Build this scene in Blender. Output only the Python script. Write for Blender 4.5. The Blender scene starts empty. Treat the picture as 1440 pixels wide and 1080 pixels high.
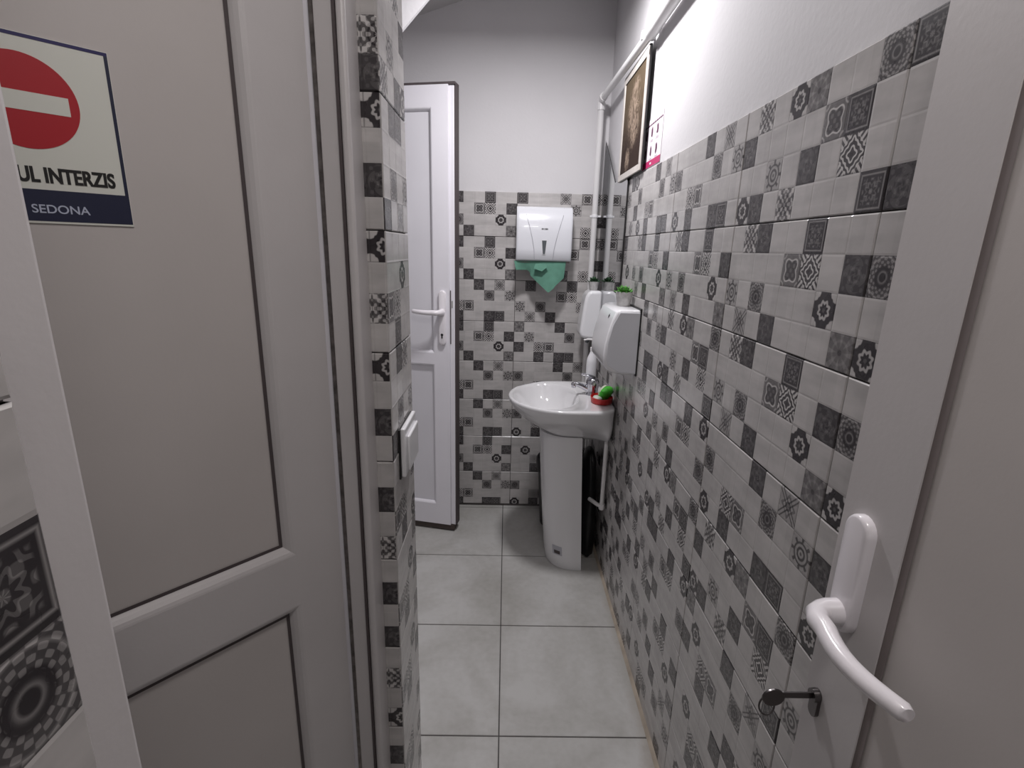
import bpy, math, random
from mathutils import Vector, Matrix
R = math.radians
C = bpy.context.scene.collection
rnd = random.Random(7)

# ---------------------------------------------------------------- helpers
class MB:
    """collects polygons with material slots and uvs, links them as ONE mesh object"""
    def __init__(s): s.v=[]; s.f=[]; s.m=[]; s.uv=[]; s.mats=[]
    def slot(s,mat):
        if mat not in s.mats: s.mats.append(mat)
        return s.mats.index(mat)
    def poly(s,pts,mat,uv=None):
        b=len(s.v); s.v+= [tuple(p) for p in pts]; s.f.append(tuple(range(b,b+len(pts))))
        s.m.append(s.slot(mat)); s.uv.append(uv or [(0,0)]*len(pts))
    def mesh(s,verts,faces,mat):
        b=len(s.v); s.v+=[tuple(p) for p in verts]; k=s.slot(mat)
        for f in faces: s.f.append(tuple(b+i for i in f)); s.m.append(k); s.uv.append([(0,0)]*len(f))
    def box(s,a,b,mat):
        x0,x1=sorted((a[0],b[0])); y0,y1=sorted((a[1],b[1])); z0,z1=sorted((a[2],b[2]))
        v=[(x,y,z) for z in (z0,z1) for y in (y0,y1) for x in (x0,x1)]
        s.mesh(v,[(0,2,3,1),(4,5,7,6),(0,1,5,4),(2,6,7,3),(0,4,6,2),(1,3,7,5)],mat)
    def loft(s,rings,mat,cap0=True,cap1=True,closed=True):
        n=len(rings[0]); v=[p for r in rings for p in r]; f=[]
        for i in range(len(rings)-1):
            for j in range(n if closed else n-1):
                k=(j+1)%n; f.append((i*n+j,i*n+k,(i+1)*n+k,(i+1)*n+j))
        if cap0: f.append(tuple(reversed(range(n))))
        if cap1: f.append(tuple((len(rings)-1)*n+j for j in range(n)))
        s.mesh(v,f,mat)
    def lathe(s,prof,mat,c=(0,0,0),n=32,ax='z'):
        rings=[]
        for r,z in prof:
            ring=[]
            for j in range(n):
                a=2*math.pi*j/n; p=(r*math.cos(a),r*math.sin(a),z)
                if ax=='x': p=(z,r*math.cos(a),r*math.sin(a))
                if ax=='y': p=(r*math.sin(a),z,r*math.cos(a))
                ring.append((p[0]+c[0],p[1]+c[1],p[2]+c[2]))
            rings.append(ring)
        s.loft(rings,mat)
    def tube(s,pts,rad,mat,n=16,sq=None):
        pts=[Vector(p) for p in pts]; rings=[]; up=None
        rads=rad if isinstance(rad,(list,tuple)) else [rad]*len(pts)
        for i,p in enumerate(pts):
            d=(pts[min(i+1,len(pts)-1)]-pts[max(i-1,0)]).normalized()
            if up is None: up=Vector((0,0,1)) if abs(d.z)<.9 else Vector((0,1,0))
            a=d.cross(up).normalized(); b=a.cross(d).normalized(); up=b
            k=sq or 1
            rings.append([tuple(p+a*math.cos(t)*rads[i]+b*math.sin(t)*rads[i]*k) for t in [2*math.pi*j/n for j in range(n)]])
        s.loft(rings,mat)
    def prism(s,poly,axis,a,b,mat):
        """poly: 2-D outline; axis y -> (x,z) outline, axis x -> (y,z), axis z -> (x,y)"""
        def P(p,t): return {'y':(p[0],t,p[1]),'x':(t,p[0],p[1]),'z':(p[0],p[1],t)}[axis]
        s.loft([[P(p,a) for p in poly],[P(p,b) for p in poly]],mat)
    def build(s,name,parent=None,smooth=False,bevel=0,seg=3,auto=None):
        me=bpy.data.meshes.new(name); me.from_pydata(s.v,[],s.f)
        for m in s.mats: me.materials.append(m)
        me.polygons.foreach_set('material_index',s.m)
        ul=me.uv_layers.new(name='UVMap'); i=0
        flat=[c for f in s.uv for uv in f for c in uv]; ul.data.foreach_set('uv',flat)
        import bmesh
        bm=bmesh.new(); bm.from_mesh(me)
        if smooth or bevel: bmesh.ops.remove_doubles(bm,verts=bm.verts,dist=1e-6)
        if not getattr(s,'keepn',False): bmesh.ops.recalc_face_normals(bm,faces=bm.faces)
        bm.to_mesh(me); bm.free()
        o=bpy.data.objects.new(name,me); C.objects.link(o)
        if parent: o.parent=parent
        if bevel:
            b=o.modifiers.new('bevel','BEVEL'); b.width=bevel; b.segments=seg; b.limit_method='ANGLE'; b.angle_limit=R(35)
            b.harden_normals=False
        if smooth or bevel:
            me.polygons.foreach_set('use_smooth',[True]*len(me.polygons))
            try:
                me.set_sharp_from_angle(angle=R(auto or 40))
            except Exception: pass
        return o
def empty(name,loc=(0,0,0),rz=0):
    o=bpy.data.objects.new(name,None); C.objects.link(o); o.location=loc; o.rotation_euler=(0,0,rz); o.empty_display_size=.05
    return o
def tag(o,label,cat,group=None):
    o['label']=label; o['category']=cat
    if group: o['group']=group
    return o
def struct(o,label=None,cat=None):
    o['kind']='structure'
    if label: o['label']=label; o['category']=cat
    return o
def text(name,body,size,mat,parent,loc,width=None,bold=0,ext=.0004,rot=(R(90),0,0),align='LEFT',height=None,thicken=0):
    cu=bpy.data.curves.new(name,'FONT'); cu.body=body; cu.size=size; cu.extrude=ext; cu.offset=bold; cu.align_x=align
    t=bpy.data.objects.new(name,cu); C.objects.link(t); bpy.context.view_layer.update()
    me=bpy.data.meshes.new_from_object(t.evaluated_get(bpy.context.evaluated_depsgraph_get()))
    bpy.data.objects.remove(t)
    me.name=name; me.materials.clear(); me.materials.append(mat)
    xs=[v.co.x for v in me.vertices]; ys=[v.co.y for v in me.vertices]
    kx=width/(max(xs)-min(xs)) if width else 1
    ky=height/(max(ys)-min(ys)) if height else kx
    x0=min(xs); y0=min(ys)
    for v in me.vertices: v.co.x=(v.co.x-x0)*kx; v.co.y=(v.co.y-y0)*ky
    if thicken:
        n=len(me.vertices); vs=[tuple(v.co) for v in me.vertices]; fs=[tuple(p.vertices) for p in me.polygons]
        vs2=vs+[(a+thicken,b,c+.00002) for a,b,c in vs]; fs2=fs+[tuple(i+n for i in f_) for f_ in fs]
        me=bpy.data.meshes.new(name); me.from_pydata(vs2,[],fs2); me.materials.append(mat)
    o=bpy.data.objects.new(name,me); C.objects.link(o); o.parent=parent; o.location=loc; o.rotation_euler=rot
    return o

# ---------------------------------------------------------------- materials
def mat(name,col,rough=.5,metal=0,spec=.5,noise=0,nscale=8,bump=0,bscale=60,coat=0,emit=None,sss=0):
    m=bpy.data.materials.new(name); m.use_nodes=True; nt=m.node_tree; b=nt.nodes['Principled BSDF']
    b.inputs['Base Color'].default_value=(*col,1); b.inputs['Roughness'].default_value=rough
    b.inputs['Metallic'].default_value=metal; b.inputs['Specular IOR Level'].default_value=spec
    b.inputs['Coat Weight'].default_value=coat
    if emit: b.inputs['Emission Color'].default_value=(*emit[0],1); b.inputs['Emission Strength'].default_value=emit[1]
    tc=nt.nodes.new('ShaderNodeTexCoord')
    if noise:
        n=nt.nodes.new('ShaderNodeTexNoise'); n.inputs['Scale'].default_value=nscale; n.inputs['Detail'].default_value=5
        nt.links.new(tc.outputs['Object'],n.inputs['Vector'])
        mr=nt.nodes.new('ShaderNodeMapRange'); mr.inputs[1].default_value=.3; mr.inputs[2].default_value=.7
        mr.inputs[3].default_value=1-noise; mr.inputs[4].default_value=1+noise*.4
        nt.links.new(n.outputs['Fac'],mr.inputs[0])
        mx=nt.nodes.new('ShaderNodeVectorMath'); mx.operation='SCALE'; mx.inputs[0].default_value=col
        nt.links.new(mr.outputs[0],mx.inputs['Scale']); nt.links.new(mx.outputs[0],b.inputs['Base Color'])
    if bump:
        n=nt.nodes.new('ShaderNodeTexNoise'); n.inputs['Scale'].default_value=bscale; n.inputs['Detail'].default_value=4
        nt.links.new(tc.outputs['Object'],n.inputs['Vector'])
        bp=nt.nodes.new('ShaderNodeBump'); bp.inputs['Strength'].default_value=bump; bp.inputs['Distance'].default_value=.002
        nt.links.new(n.outputs['Fac'],bp.inputs['Height']); nt.links.new(bp.outputs[0],b.inputs['Normal'])
    return m

class X:
    """tiny expression wrapper over Math nodes"""
    nt=None
    def __init__(s,o): s.o=o
    @staticmethod
    def op(k,*a,clamp=False):
        n=X.nt.nodes.new('ShaderNodeMath'); n.operation=k; n.use_clamp=clamp
        for i,v in enumerate(a):
            if isinstance(v,X): X.nt.links.new(v.o,n.inputs[i])
            else: n.inputs[i].default_value=float(v)
        return X(n.outputs[0])
    def __add__(s,b): return X.op('ADD',s,b)
    __radd__=__add__
    def __sub__(s,b): return X.op('SUBTRACT',s,b)
    def __rsub__(s,b): return X.op('SUBTRACT',b,s)
    def __mul__(s,b): return X.op('MULTIPLY',s,b)
    __rmul__=__mul__
    def __truediv__(s,b): return X.op('DIVIDE',s,b)
def ab(a): return X.op('ABSOLUTE',a)
def mn(a,b): return X.op('MINIMUM',a,b)
def mxx(a,b): return X.op('MAXIMUM',a,b)
def cs(a): return X.op('COSINE',a)
def sq(a): return X.op('SQRT',a)
def gt(a,t,k=14): return X.op('ADD',(a-t)*k,.5,clamp=True)
def lt(a,t,k=14): return X.op('ADD',(t-a)*k,.5,clamp=True)
def band(a,lo,hi,k=14): return gt(a,lo,k)*lt(a,hi,k)

def tile_mat(kind):
    m=bpy.data.materials.new('tile_'+kind); m.use_nodes=True; nt=m.node_tree; X.nt=nt; b=nt.nodes['Principled BSDF']
    uv=nt.nodes.new('ShaderNodeUVMap'); uv.uv_map='UVMap'
    sp=nt.nodes.new('ShaderNodeSeparateXYZ'); nt.links.new(uv.outputs[0],sp.inputs[0])
    x=X(sp.outputs[0])*2-1; y=X(sp.outputs[1])*2-1
    ax,ay=ab(x),ab(y); s=mxx(ax,ay); r=sq(x*x+y*y); th=X.op('ARCTAN2',y,x); a=ax+ay
    tc=nt.nodes.new('ShaderNodeTexCoord')
    def noise(scale,detail=4,stretch=None):
        n=nt.nodes.new('ShaderNodeTexNoise'); n.inputs['Scale'].default_value=scale; n.inputs['Detail'].default_value=detail
        if stretch:
            mp=nt.nodes.new('ShaderNodeMapping'); mp.inputs['Scale'].default_value=stretch
            nt.links.new(tc.outputs['Object'],mp.inputs[0]); nt.links.new(mp.outputs[0],n.inputs['Vector'])
        else: nt.links.new(tc.outputs['Object'],n.inputs['Vector'])
        return X(n.outputs['Fac'])
    def mix(a_,b_,f): return a_+(b_-a_)*f
    corner=sq((1-ax)*(1-ax)+(1-ay)*(1-ay))
    K=X.op('ADD',.0,0)
    if kind=='plain':
        # one tone per 5 cm square, soft streaks
        wn=nt.nodes.new('ShaderNodeTexWhiteNoise'); wn.noise_dimensions='3D'
        v=nt.nodes.new('ShaderNodeVectorMath'); v.operation='SCALE'; v.inputs['Scale'].default_value=1/.05
        nt.links.new(tc.outputs['Object'],v.inputs[0])
        fl=nt.nodes.new('ShaderNodeVectorMath'); fl.operation='FLOOR'; nt.links.new(v.outputs[0],fl.inputs[0])
        nt.links.new(fl.outputs[0],wn.inputs['Vector'])
        L=.82+X(wn.outputs['Value'])*.10+(noise(9,3,(1,1,5))-.5)*.45+(noise(60,3)-.5)*.15
    elif kind=='framed':
        inner=gt(cs(x*10)*cs(y*10),.25,4)*lt(s,.6)
        L=.09+.50*band(s,.76,.84)+.20*inner+.22*gt(cs(r*18+cs(th*8)*1.5),.4,4)*lt(s,.62)
    elif kind=='quatrefoil':
        q=r-(.70+.13*cs(th*4+math.pi))
        L=.16+.22*gt(q,.0)+.75*band(q,-.05,.06)+.2*gt(cs(x*11)*cs(y*11),.2,4)*lt(q,-.05)+.4*band(corner,.26,.36)
    elif kind=='lattice':
        L=.10+.85*gt(cs(a*15+cs(x*12)*cs(y*12)*1.2),.0,4)*lt(a,1.25)+.8*gt(a,1.25)*gt(cs((ax-ay)*14),-.1,4)
        L=L*gt(r,.1)+.05
    elif kind=='blossom':
        q=r-(.80+.10*cs(th*8))
        L=.07+.85*gt(q,.02)*lt(corner,.55)+.78*band(r+.06*cs(th*8),.34,.54)+.2*lt(r,.12)
    elif kind=='medallion':
        L=.22+.32*gt(cs(th*12)*cs(r*22),.1,5)*gt(r,.5)-.14*band(r,.36,.55)-.15*lt(r,.22)+.3*band(r,.90,.98)+.25*band(r,.22,.30)
    elif kind=='ring':
        L=.72-.56*band(r,.60,.72)-.56*band(r,.26,.42)-.5*lt(r,.1)-.5*gt(cs(th*8),.55,5)*band(r,.72,.98)
    elif kind=='cross':
        L=.70-.42*band(ab(ax-ay),.12,.26)*gt(r,.2)-.4*band(r,.12,.3)-.3*gt(cs(a*9),.4,4)*lt(ax*ay,.12)
    elif kind=='dark':
        L=.13+.12*gt(cs(th*4+cs(r*9)*2),.2,4)*lt(r,.95)+.12*band(r,.3,.42)-.06*lt(r,.2)+.12*gt(cs(x*9)*cs(y*9),.5,4)
    elif kind=='faded':
        L=.36+.14*gt(cs(th*8)*r,.3,5)-.2*lt(r,.16)-.1*band(corner,.3,.5)+.12*band(r,.55,.7)
    elif kind=='lace':
        L=.28+.5*gt(cs(x*12)*cs(y*12)+.4*cs(th*8),.1,4)-.2*band(r,.5,.62)-.25*lt(r,.22)+.25*gt(cs(th*8),.2,4)*gt(r,.75)
    if kind!='plain':
        L=X.op('POWER',mxx(L,.0001),1.45)
        L=L*(.80+noise(70,4)*.42)+(noise(25,3)-.5)*.10
        L=mix(L,.03,gt(s,.955,40)*.5)
    L=X.op('ADD',mxx(L,.012),0,clamp=True)
    cr=nt.nodes.new('ShaderNodeMix'); cr.data_type='RGBA'; nt.links.new(L.o,cr.inputs[0])
    cr.inputs[6].default_value=(.020,.016,.019,1); cr.inputs[7].default_value=(.54,.52,.51,1)
    nt.links.new(cr.outputs[2],b.inputs['Base Color'])
    rr=.16+noise(30,3)*.14 if kind=='plain' else .2+noise(30,3)*.14
    nt.links.new(rr.o,b.inputs['Roughness'])
    h=mn(X.op('MULTIPLY',(1-s)*9,1,clamp=True),1)+noise(14,2)*.8+noise(120,3)*.08
    bp=nt.nodes.new('ShaderNodeBump'); bp.inputs['Strength'].default_value=.4; bp.inputs['Distance'].default_value=.0008
    nt.links.new(h.o,bp.inputs['Height']); nt.links.new(bp.outputs[0],b.inputs['Normal'])
    return m
KINDS={'.':'plain','F':'framed','Q':'quatrefoil','W':'lattice','B':'blossom','O':'medallion','R':'ring','X':'cross','D':'dark','d':'faded','K':'lace'}
TM={k:tile_mat(v) for k,v in KINDS.items()}

M={}
M['paint']=mat('white_wall_paint',(.64,.628,.64),.75,noise=.05,nscale=2.5,bump=.25,bscale=90)
M['ceil']=mat('ceiling_paint',(.5,.49,.49),.8,noise=.06,nscale=3)
M['grout']=mat('dark_grout',(.10,.092,.09),.9,noise=.3,nscale=30)
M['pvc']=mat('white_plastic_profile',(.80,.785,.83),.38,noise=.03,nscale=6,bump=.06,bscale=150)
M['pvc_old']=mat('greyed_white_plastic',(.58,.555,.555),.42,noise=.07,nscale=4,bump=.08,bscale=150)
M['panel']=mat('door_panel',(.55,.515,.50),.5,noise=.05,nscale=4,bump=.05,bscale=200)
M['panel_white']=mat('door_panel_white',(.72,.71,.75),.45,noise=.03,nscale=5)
M['gasket']=mat('dark_gasket',(.075,.06,.062),.7)
M['gasket_lt']=mat('brown_grey_gasket',(.20,.17,.165),.7)
M['gloss']=mat('glossy_white_plastic',(.78,.78,.80),.16,coat=.3)
M['handle']=mat('handle_white_plastic',(.80,.77,.80),.22,coat=.3)
M['disp']=mat('dispenser_plastic',(.72,.73,.77),.22,coat=.2)
M['ceramic']=mat('white_ceramic',(.74,.735,.745),.07,coat=.6)
M['chrome']=mat('chrome',(.62,.62,.66),.08,metal=1)
M['dchrome']=mat('dark_metal',(.16,.15,.15),.3,metal=1)
M['mirror']=mat('mirror_glass',(.50,.51,.52),.015,metal=1)
M['black']=mat('black_edge',(.012,.011,.012),.5)
M['bag']=mat('black_bin_plastic',(.010,.010,.011),.45,bump=.5,bscale=20)
M['frame_s']=mat('pale_picture_frame',(.60,.56,.52),.4,noise=.12,nscale=30)
M['pipe']=mat('white_pipe',(.74,.73,.73),.3)
M['green_paper']=mat('green_paper',(.11,.27,.20),.85,noise=.12,nscale=40,bump=.3,bscale=300)
M['red']=mat('red_plastic',(.55,.02,.018),.3)
M['green']=mat('green_scourer',(.06,.46,.03),.6,bump=.9,bscale=120)
M['cream']=mat('cream_sponge',(.62,.68,.52),.8,bump=.4,bscale=200)
M['soap']=mat('pale_soap',(.60,.63,.56),.5)
M['leafg']=mat('succulent_green',(.09,.30,.05),.45,noise=.35,nscale=60)
M['leafd']=mat('succulent_dark_green',(.02,.07,.025),.45,noise=.35,nscale=60)
M['pot']=mat('grey_white_pot',(.50,.49,.48),.6,noise=.25,nscale=70,bump=.5,bscale=90)
M['soil']=mat('soil',(.03,.02,.015),.95)
M['s_white']=mat('sign_white',(.70,.71,.65),.4)
M['s_red']=mat('sign_red',(.42,.008,.018),.4)
M['s_navy']=mat('sign_navy',(.010,.014,.045),.4)
M['s_blue']=mat('sign_border_blue',(.018,.014,.10),.4)
M['s_black']=mat('sign_black',(.008,.008,.008),.4)
M['s_pale']=mat('sign_pale_letters',(.50,.54,.66),.4)
M['pink']=mat('notice_pink_band',(.50,.03,.14),.5)
M['notice']=mat('notice_paper',(.80,.74,.78),.6)
M['ink']=mat('notice_ink',(.10,.03,.07),.6)
M['ink2']=mat('notice_pale_ink',(.45,.36,.42),.6)
M['window_d']=mat('grey_smoked_window',(.10,.11,.12),.15)
M['groove']=mat('soft_grey_crease',(.44,.44,.48),.5)
M['silicone']=mat('stained_silicone',(.42,.36,.29),.6,noise=.3,nscale=14)
M['sill']=mat('label_grey',(.30,.29,.28),.5)
M['hinge']=mat('worn_metal_strip',(.30,.27,.26),.35,metal=.7,noise=.5,nscale=60)
M['lamp']=mat('lamp_diffuser',(.9,.9,.9),.5,emit=((1,.97,.985),1))
M['wood_d']=mat('dark_door_sweep',(.06,.045,.04),.8)

def floor_mat():
    m=bpy.data.materials.new('floor_porcelain'); m.use_nodes=True; nt=m.node_tree; b=nt.nodes['Principled BSDF']
    tc=nt.nodes.new('ShaderNodeTexCoord')
    n=nt.nodes.new('ShaderNodeTexNoise'); n.inputs['Scale'].default_value=3.2; n.inputs['Detail'].default_value=8; n.inputs['Distortion'].default_value=1.2
    n2=nt.nodes.new('ShaderNodeTexNoise'); n2.inputs['Scale'].default_value=45; n2.inputs['Detail'].default_value=4
    for q in (n,n2): nt.links.new(tc.outputs['Object'],q.inputs['Vector'])
    cr=nt.nodes.new('ShaderNodeValToRGB'); e=cr.color_ramp.elements
    e[0].position=.30; e[0].color=(.36,.35,.325,1); e[1].position=.66; e[1].color=(.52,.515,.50,1)
    mm=nt.nodes.new('ShaderNodeMath'); mm.operation='MULTIPLY_ADD'; mm.inputs[1].default_value=.25
    nt.links.new(n2.outputs['Fac'],mm.inputs[0])
    mm2=nt.nodes.new('ShaderNodeMath'); mm2.operation='MULTIPLY'; mm2.inputs[1].default_value=.85
    nt.links.new(n.outputs['Fac'],mm2.inputs[0]); nt.links.new(mm2.outputs[0],mm.inputs[2])
    nt.links.new(mm.outputs[0],cr.inputs[0]); nt.links.new(cr.outputs[0],b.inputs['Base Color'])
    b.inputs['Roughness'].default_value=.38
    X.nt=nt; sx=nt.nodes.new('ShaderNodeSeparateXYZ'); nt.links.new(tc.outputs['Object'],sx.inputs[0])
    st=gt(X(sx.outputs[0])+(X(n2.outputs['Fac'])-.5)*.05+(X(n.outputs['Fac'])-.5)*.10,.425,22)*.55
    mx=nt.nodes.new('ShaderNodeMix'); mx.data_type='RGBA'; mx.inputs[7].default_value=(.20,.145,.095,1)
    nt.links.new(st.o,mx.inputs[0]); nt.links.new(cr.outputs[0],mx.inputs[6]); nt.links.new(mx.outputs[2],b.inputs['Base Color'])
    return m
M['floor']=floor_mat()

# ---------------------------------------------------------------- dimensions
XR=.439; YB=2.509; XL=-.196; PY0=.856; PY1=1.05; TT=1.6; H=2.40; J0=.631
CELL=.05
DA=[".KD..F..","....QW.D","R.O...B.",".X.D...d"]
DB=[".K.Bd..O","D....QF.","..R.D.W.","BD.K...F"]
DC=["....D.X.","O....O.R","..WQ....","B.D..DF."]
DD=[".F...F..","....QW..","R.O...B.",".X.D...."]
def rot180(d): return [row[::-1] for row in d[::-1]]

def tiled(mb,u_range,z_range,uo,zo,pos,design,flip=False,depth=.008):
    """mosaic-look tiles 0.4 x 0.2 m, each printed with 8 x 4 squares. pos(u,z,d)->xyz, d = depth behind the face.
    uo/zo: grid origin (zo = top edge of row 0). flip: columns of the design run against u"""
    u0,u1=u_range; z0,z1=z_range
    W,Ht=8*CELL,4*CELL; g=.0009; bv=.0026
    ci0=math.floor((u0-uo)/W+1e-6); ci1=math.ceil((u1-uo)/W-1e-6)
    ri0=math.floor((zo-z1)/Ht+1e-6); ri1=math.ceil((zo-z0)/Ht-1e-6)
    for ci in range(ci0,ci1):
        for ri in range(ri0,ri1):
            d=design(ri,ci)
            bu0,bu1=max(u0,uo+ci*W),min(u1,uo+(ci+1)*W); bz1,bz0=min(z1,zo-ri*Ht),max(z0,zo-(ri+1)*Ht)
            if bu1-bu0<.004 or bz1-bz0<.004: continue
            for c in range(8):
                cu0,cu1=uo+ci*W+c*CELL,uo+ci*W+(c+1)*CELL
                a0,a1=max(cu0,bu0),min(cu1,bu1)
                if a1-a0<1e-5: continue
                for r in range(4):
                    cz1=zo-ri*Ht-r*CELL; cz0=cz1-CELL
                    b0,b1=max(cz0,bz0),min(cz1,bz1)
                    if b1-b0<1e-5: continue
                    ch=d[r][7-c] if flip else d[r][c]; m=TM[ch]
                    eL,eR,eB,eT=abs(a0-bu0)<1e-6,abs(a1-bu1)<1e-6,abs(b0-bz0)<1e-6,abs(b1-bz1)<1e-6
                    x0,x1=a0+(bv if eL else 0),a1-(bv if eR else 0); y0,y1=b0+(bv if eB else 0),b1-(bv if eT else 0)
                    X0,X1=a0+(g if eL else 0),a1-(g if eR else 0); Y0,Y1=b0+(g if eB else 0),b1-(g if eT else 0)
                    def q(pts):
                        P=[pos(u,z,dd) for u,z,dd in pts]
                        U=[((u-cu0)/CELL,(z-cz0)/CELL) for u,z,dd in pts]
                        mb.poly(P,m,U)
                    q([(x0,y0,0),(x1,y0,0),(x1,y1,0),(x0,y1,0)])
                    e=.0013
                    if eL: q([(X0,Y0,e),(x0,y0,0),(x0,y1,0),(X0,Y1,e)]); q([(X0,Y0,depth),(X0,Y0,e),(X0,Y1,e),(X0,Y1,depth)])
                    if eR: q([(x1,y0,0),(X1,Y0,e),(X1,Y1,e),(x1,y1,0)]); q([(X1,Y0,e),(X1,Y0,depth),(X1,Y1,depth),(X1,Y1,e)])
                    if eB: q([(X0,Y0,e),(X1,Y0,e),(x1,y0,0),(x0,y0,0)]); q([(X0,Y0,depth),(X1,Y0,depth),(X1,Y0,e),(X0,Y0,e)])
                    if eT: q([(x0,y1,0),(x1,y1,0),(X1,Y1,e),(X0,Y1,e)]); q([(X0,Y1,e),(X1,Y1,e),(X1,Y1,depth),(X0,Y1,depth)])
def rand_design(seed):
    def f(ri,ci):
        q=random.Random(seed*1000+ri*37+ci*101)
        d=q.choice([DA,DB,DC,DD]); return rot180(d) if q.random()<.5 else d
    return f

# ---------------------------------------------------------------- right wall
def des_right(ri,ci):
    # u = distance along y; ci 0 is the tile from J0 to J0+.4; designs are written far->near
    t={(0,0):DB,(1,0):DA,(2,0):DA,(3,0):DC,(4,0):DB,(0,-1):rot180(DB),(1,-1):["...... .".replace(' ','.'),".......O","........",".......B"],
       (2,-1):DC,(3,-1):DC,(0,1):DC,(1,1):DA,(2,1):DB,(1,2):DA,(2,2):DC}
    return t[(ri,ci)] if (ri,ci) in t else rand_design(3)(ri,ci)
def des_right2(ri,ci):
    if ci==-1:
        # strip just beyond the near joint: the squares that touch the joint sit in column 0
        first={0:"F..D",1:".O.B",2:".O.B",3:".D.B"}.get(ri)
        base=DC if ri%2 else DD
        if first: return [first[k]+base[k][1:] for k in range(4)]
        return base
    return des_right(ri,ci)
mb=MB(); mb.keepn=True
mb.box((XR+.008,-1.3,0),(XR+.12,YB+.1,H+.1),M['paint'])
mb.poly([(XR+.0045,-1.3,0),(XR+.0045,YB,0),(XR+.0045,YB,TT-.003),(XR+.0045,-1.3,TT-.003)],M['grout'])
# u runs toward the viewer (far->near) so that the printed designs read left to right
tiled(mb,(-YB,1.3),(0,TT),-(J0+.4),TT,lambda u,z,d:(XR+d,-u,z),lambda ri,ci:des_right2(ri,{0:0}.get(ci,-ci)))
wall_right=mb.build('wall_right'); struct(wall_right)
# ---------------------------------------------------------------- back wall
XB=.042
def des_back(ri,ci):
    t={(0,-1):DA,(1,-1):DA,(2,-1):DC,(3,-1):DA,(4,-1):DC,(5,-1):DC,(6,-1):DA,(7,-1):DC,
       (0,0):["F...X.QW",".....R..",".......D","....O.W."],(1,0):["..R...QR",".....Q..",".......D","....O.W."],
       (2,0):[".F...F..","....QW..","R.O...w.".replace('w','W'),".X.D...."],(3,0):["d...D...",".R...O..","D.WQ....","..D.DF.."],
       (4,0):DC}
    return t.get((ri,ci)) or rand_design(5)(ri,ci)
mb=MB(); mb.keepn=True
mb.box((-1.4,YB+.008,0),(XR+.12,YB+.12,H+.1),M['paint'])
mb.poly([(-1.4,YB+.0045,0),(XR,YB+.0045,0),(XR,YB+.0045,TT-.003),(-1.4,YB+.0045,TT-.003)],M['grout'])
tiled(mb,(-1.4,XR-.001),(.012,TT),XB,TT,lambda u,z,d:(u,YB+d,z),des_back)
wall_back=mb.build('wall_back'); struct(wall_back)
# ---------------------------------------------------------------- left pier between the side doorway and the back room
PT=2.10
mb=MB(); mb.keepn=True
mb.box((-1.3,PY0+.008,0),(XL-.008,PY1-.008,H+.1),M['paint'])
mb.poly([(XL-.0045,PY0+.004,0),(XL-.0045,PY1-.004,0),(XL-.0045,PY1-.004,PT-.003),(XL-.0045,PY0+.004,PT-.003)],M['grout'])
mb.poly([(-.40,PY0+.0045,0),(XL-.004,PY0+.0045,0),(XL-.004,PY0+.0045,PT-.003),(-.40,PY0+.0045,PT-.003)],M['grout'])
def des_pier(ri,ci):
    col={}
    return rand_design(11)(ri,ci)
PF="D.B.K.B.D.KDB.D.B.K.B.D..D.K.D.D.K.B.D.K"
def des_pf(ri,ci): return [PF[(ri*4+k)%len(PF)]*8 for k in range(4)]
tiled(mb,(-PY1,-PY0-.0005),(0,PT),-PY0-.2,2.17,lambda u,z,d:(XL-d,-u,z),des_pier)
tiled(mb,(-.40,XL-.001),(0,PT),XL-.4+.024,2.17,lambda u,z,d:(u,PY0+d,z),des_pf)
wall_left=mb.build('wall_left'); struct(wall_left)
# near left wall, right beside the viewer
NY=.2
mb=MB(); mb.keepn=True
mb.box((-.32,-1.3,0),(XL-.008,NY-.008,H+.1),M['paint'])
mb.poly([(XL-.0045,-1.3,0),(XL-.0045,NY-.002,0),(XL-.0045,NY-.002,2.08),(XL-.0045,-1.3,2.08)],M['grout'])
mb.poly([(-.31,NY-.004,0),(XL-.004,NY-.004,0),(XL-.004,NY-.004,2.08),(-.31,NY-.004,2.08)],M['grout'])
def des_near(ri,ci):
    if ci==0 and ri==4: return ["........",".......F".replace('F','F'),".......O","........"]
    if ci==0 and ri in(3,5): return [".......D" if ri==5 and k==1 else "........" for k in range(4)]
    return rand_design(17)(ri,ci)
tiled(mb,(-1.3,NY-.001),(0,2.0835),NY-.4,2.0835,lambda u,z,d:(XL-d,u,z),lambda ri,ci:des_near(ri,ci))
tiled(mb,(-.31,XL-.001),(0,2.0835),XL-.4,2.0835,lambda u,z,d:(u,NY-d,z),rand_design(19))
w=mb.build('wall_left'); struct(w)
# lintel above the side doorway, side room shell, rear wall, far-left wall
mb=MB(); mb.box((-.32,NY-.008,2.06),(XL-.008,PY0+.008,H+.1),M['paint']); struct(mb.build('wall_left'))
mb=MB(); mb.box((-1.4,-.2,0),(-1.3,PY1,H+.1),M['paint']); mb.box((-1.3,-.2,0),(-.32,-.1,H+.1),M['paint']); struct(mb.build('wall_left'))
mb=MB(); mb.box((-.32,-1.4,0),(XR+.12,-1.3,H+.1),M['paint']); struct(mb.build('wall_front'))
mb=MB(); mb.box((-1.5,PY1-.008,0),(-1.4,YB+.1,H+.1),M['paint']); struct(mb.build('wall_left'))
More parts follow.
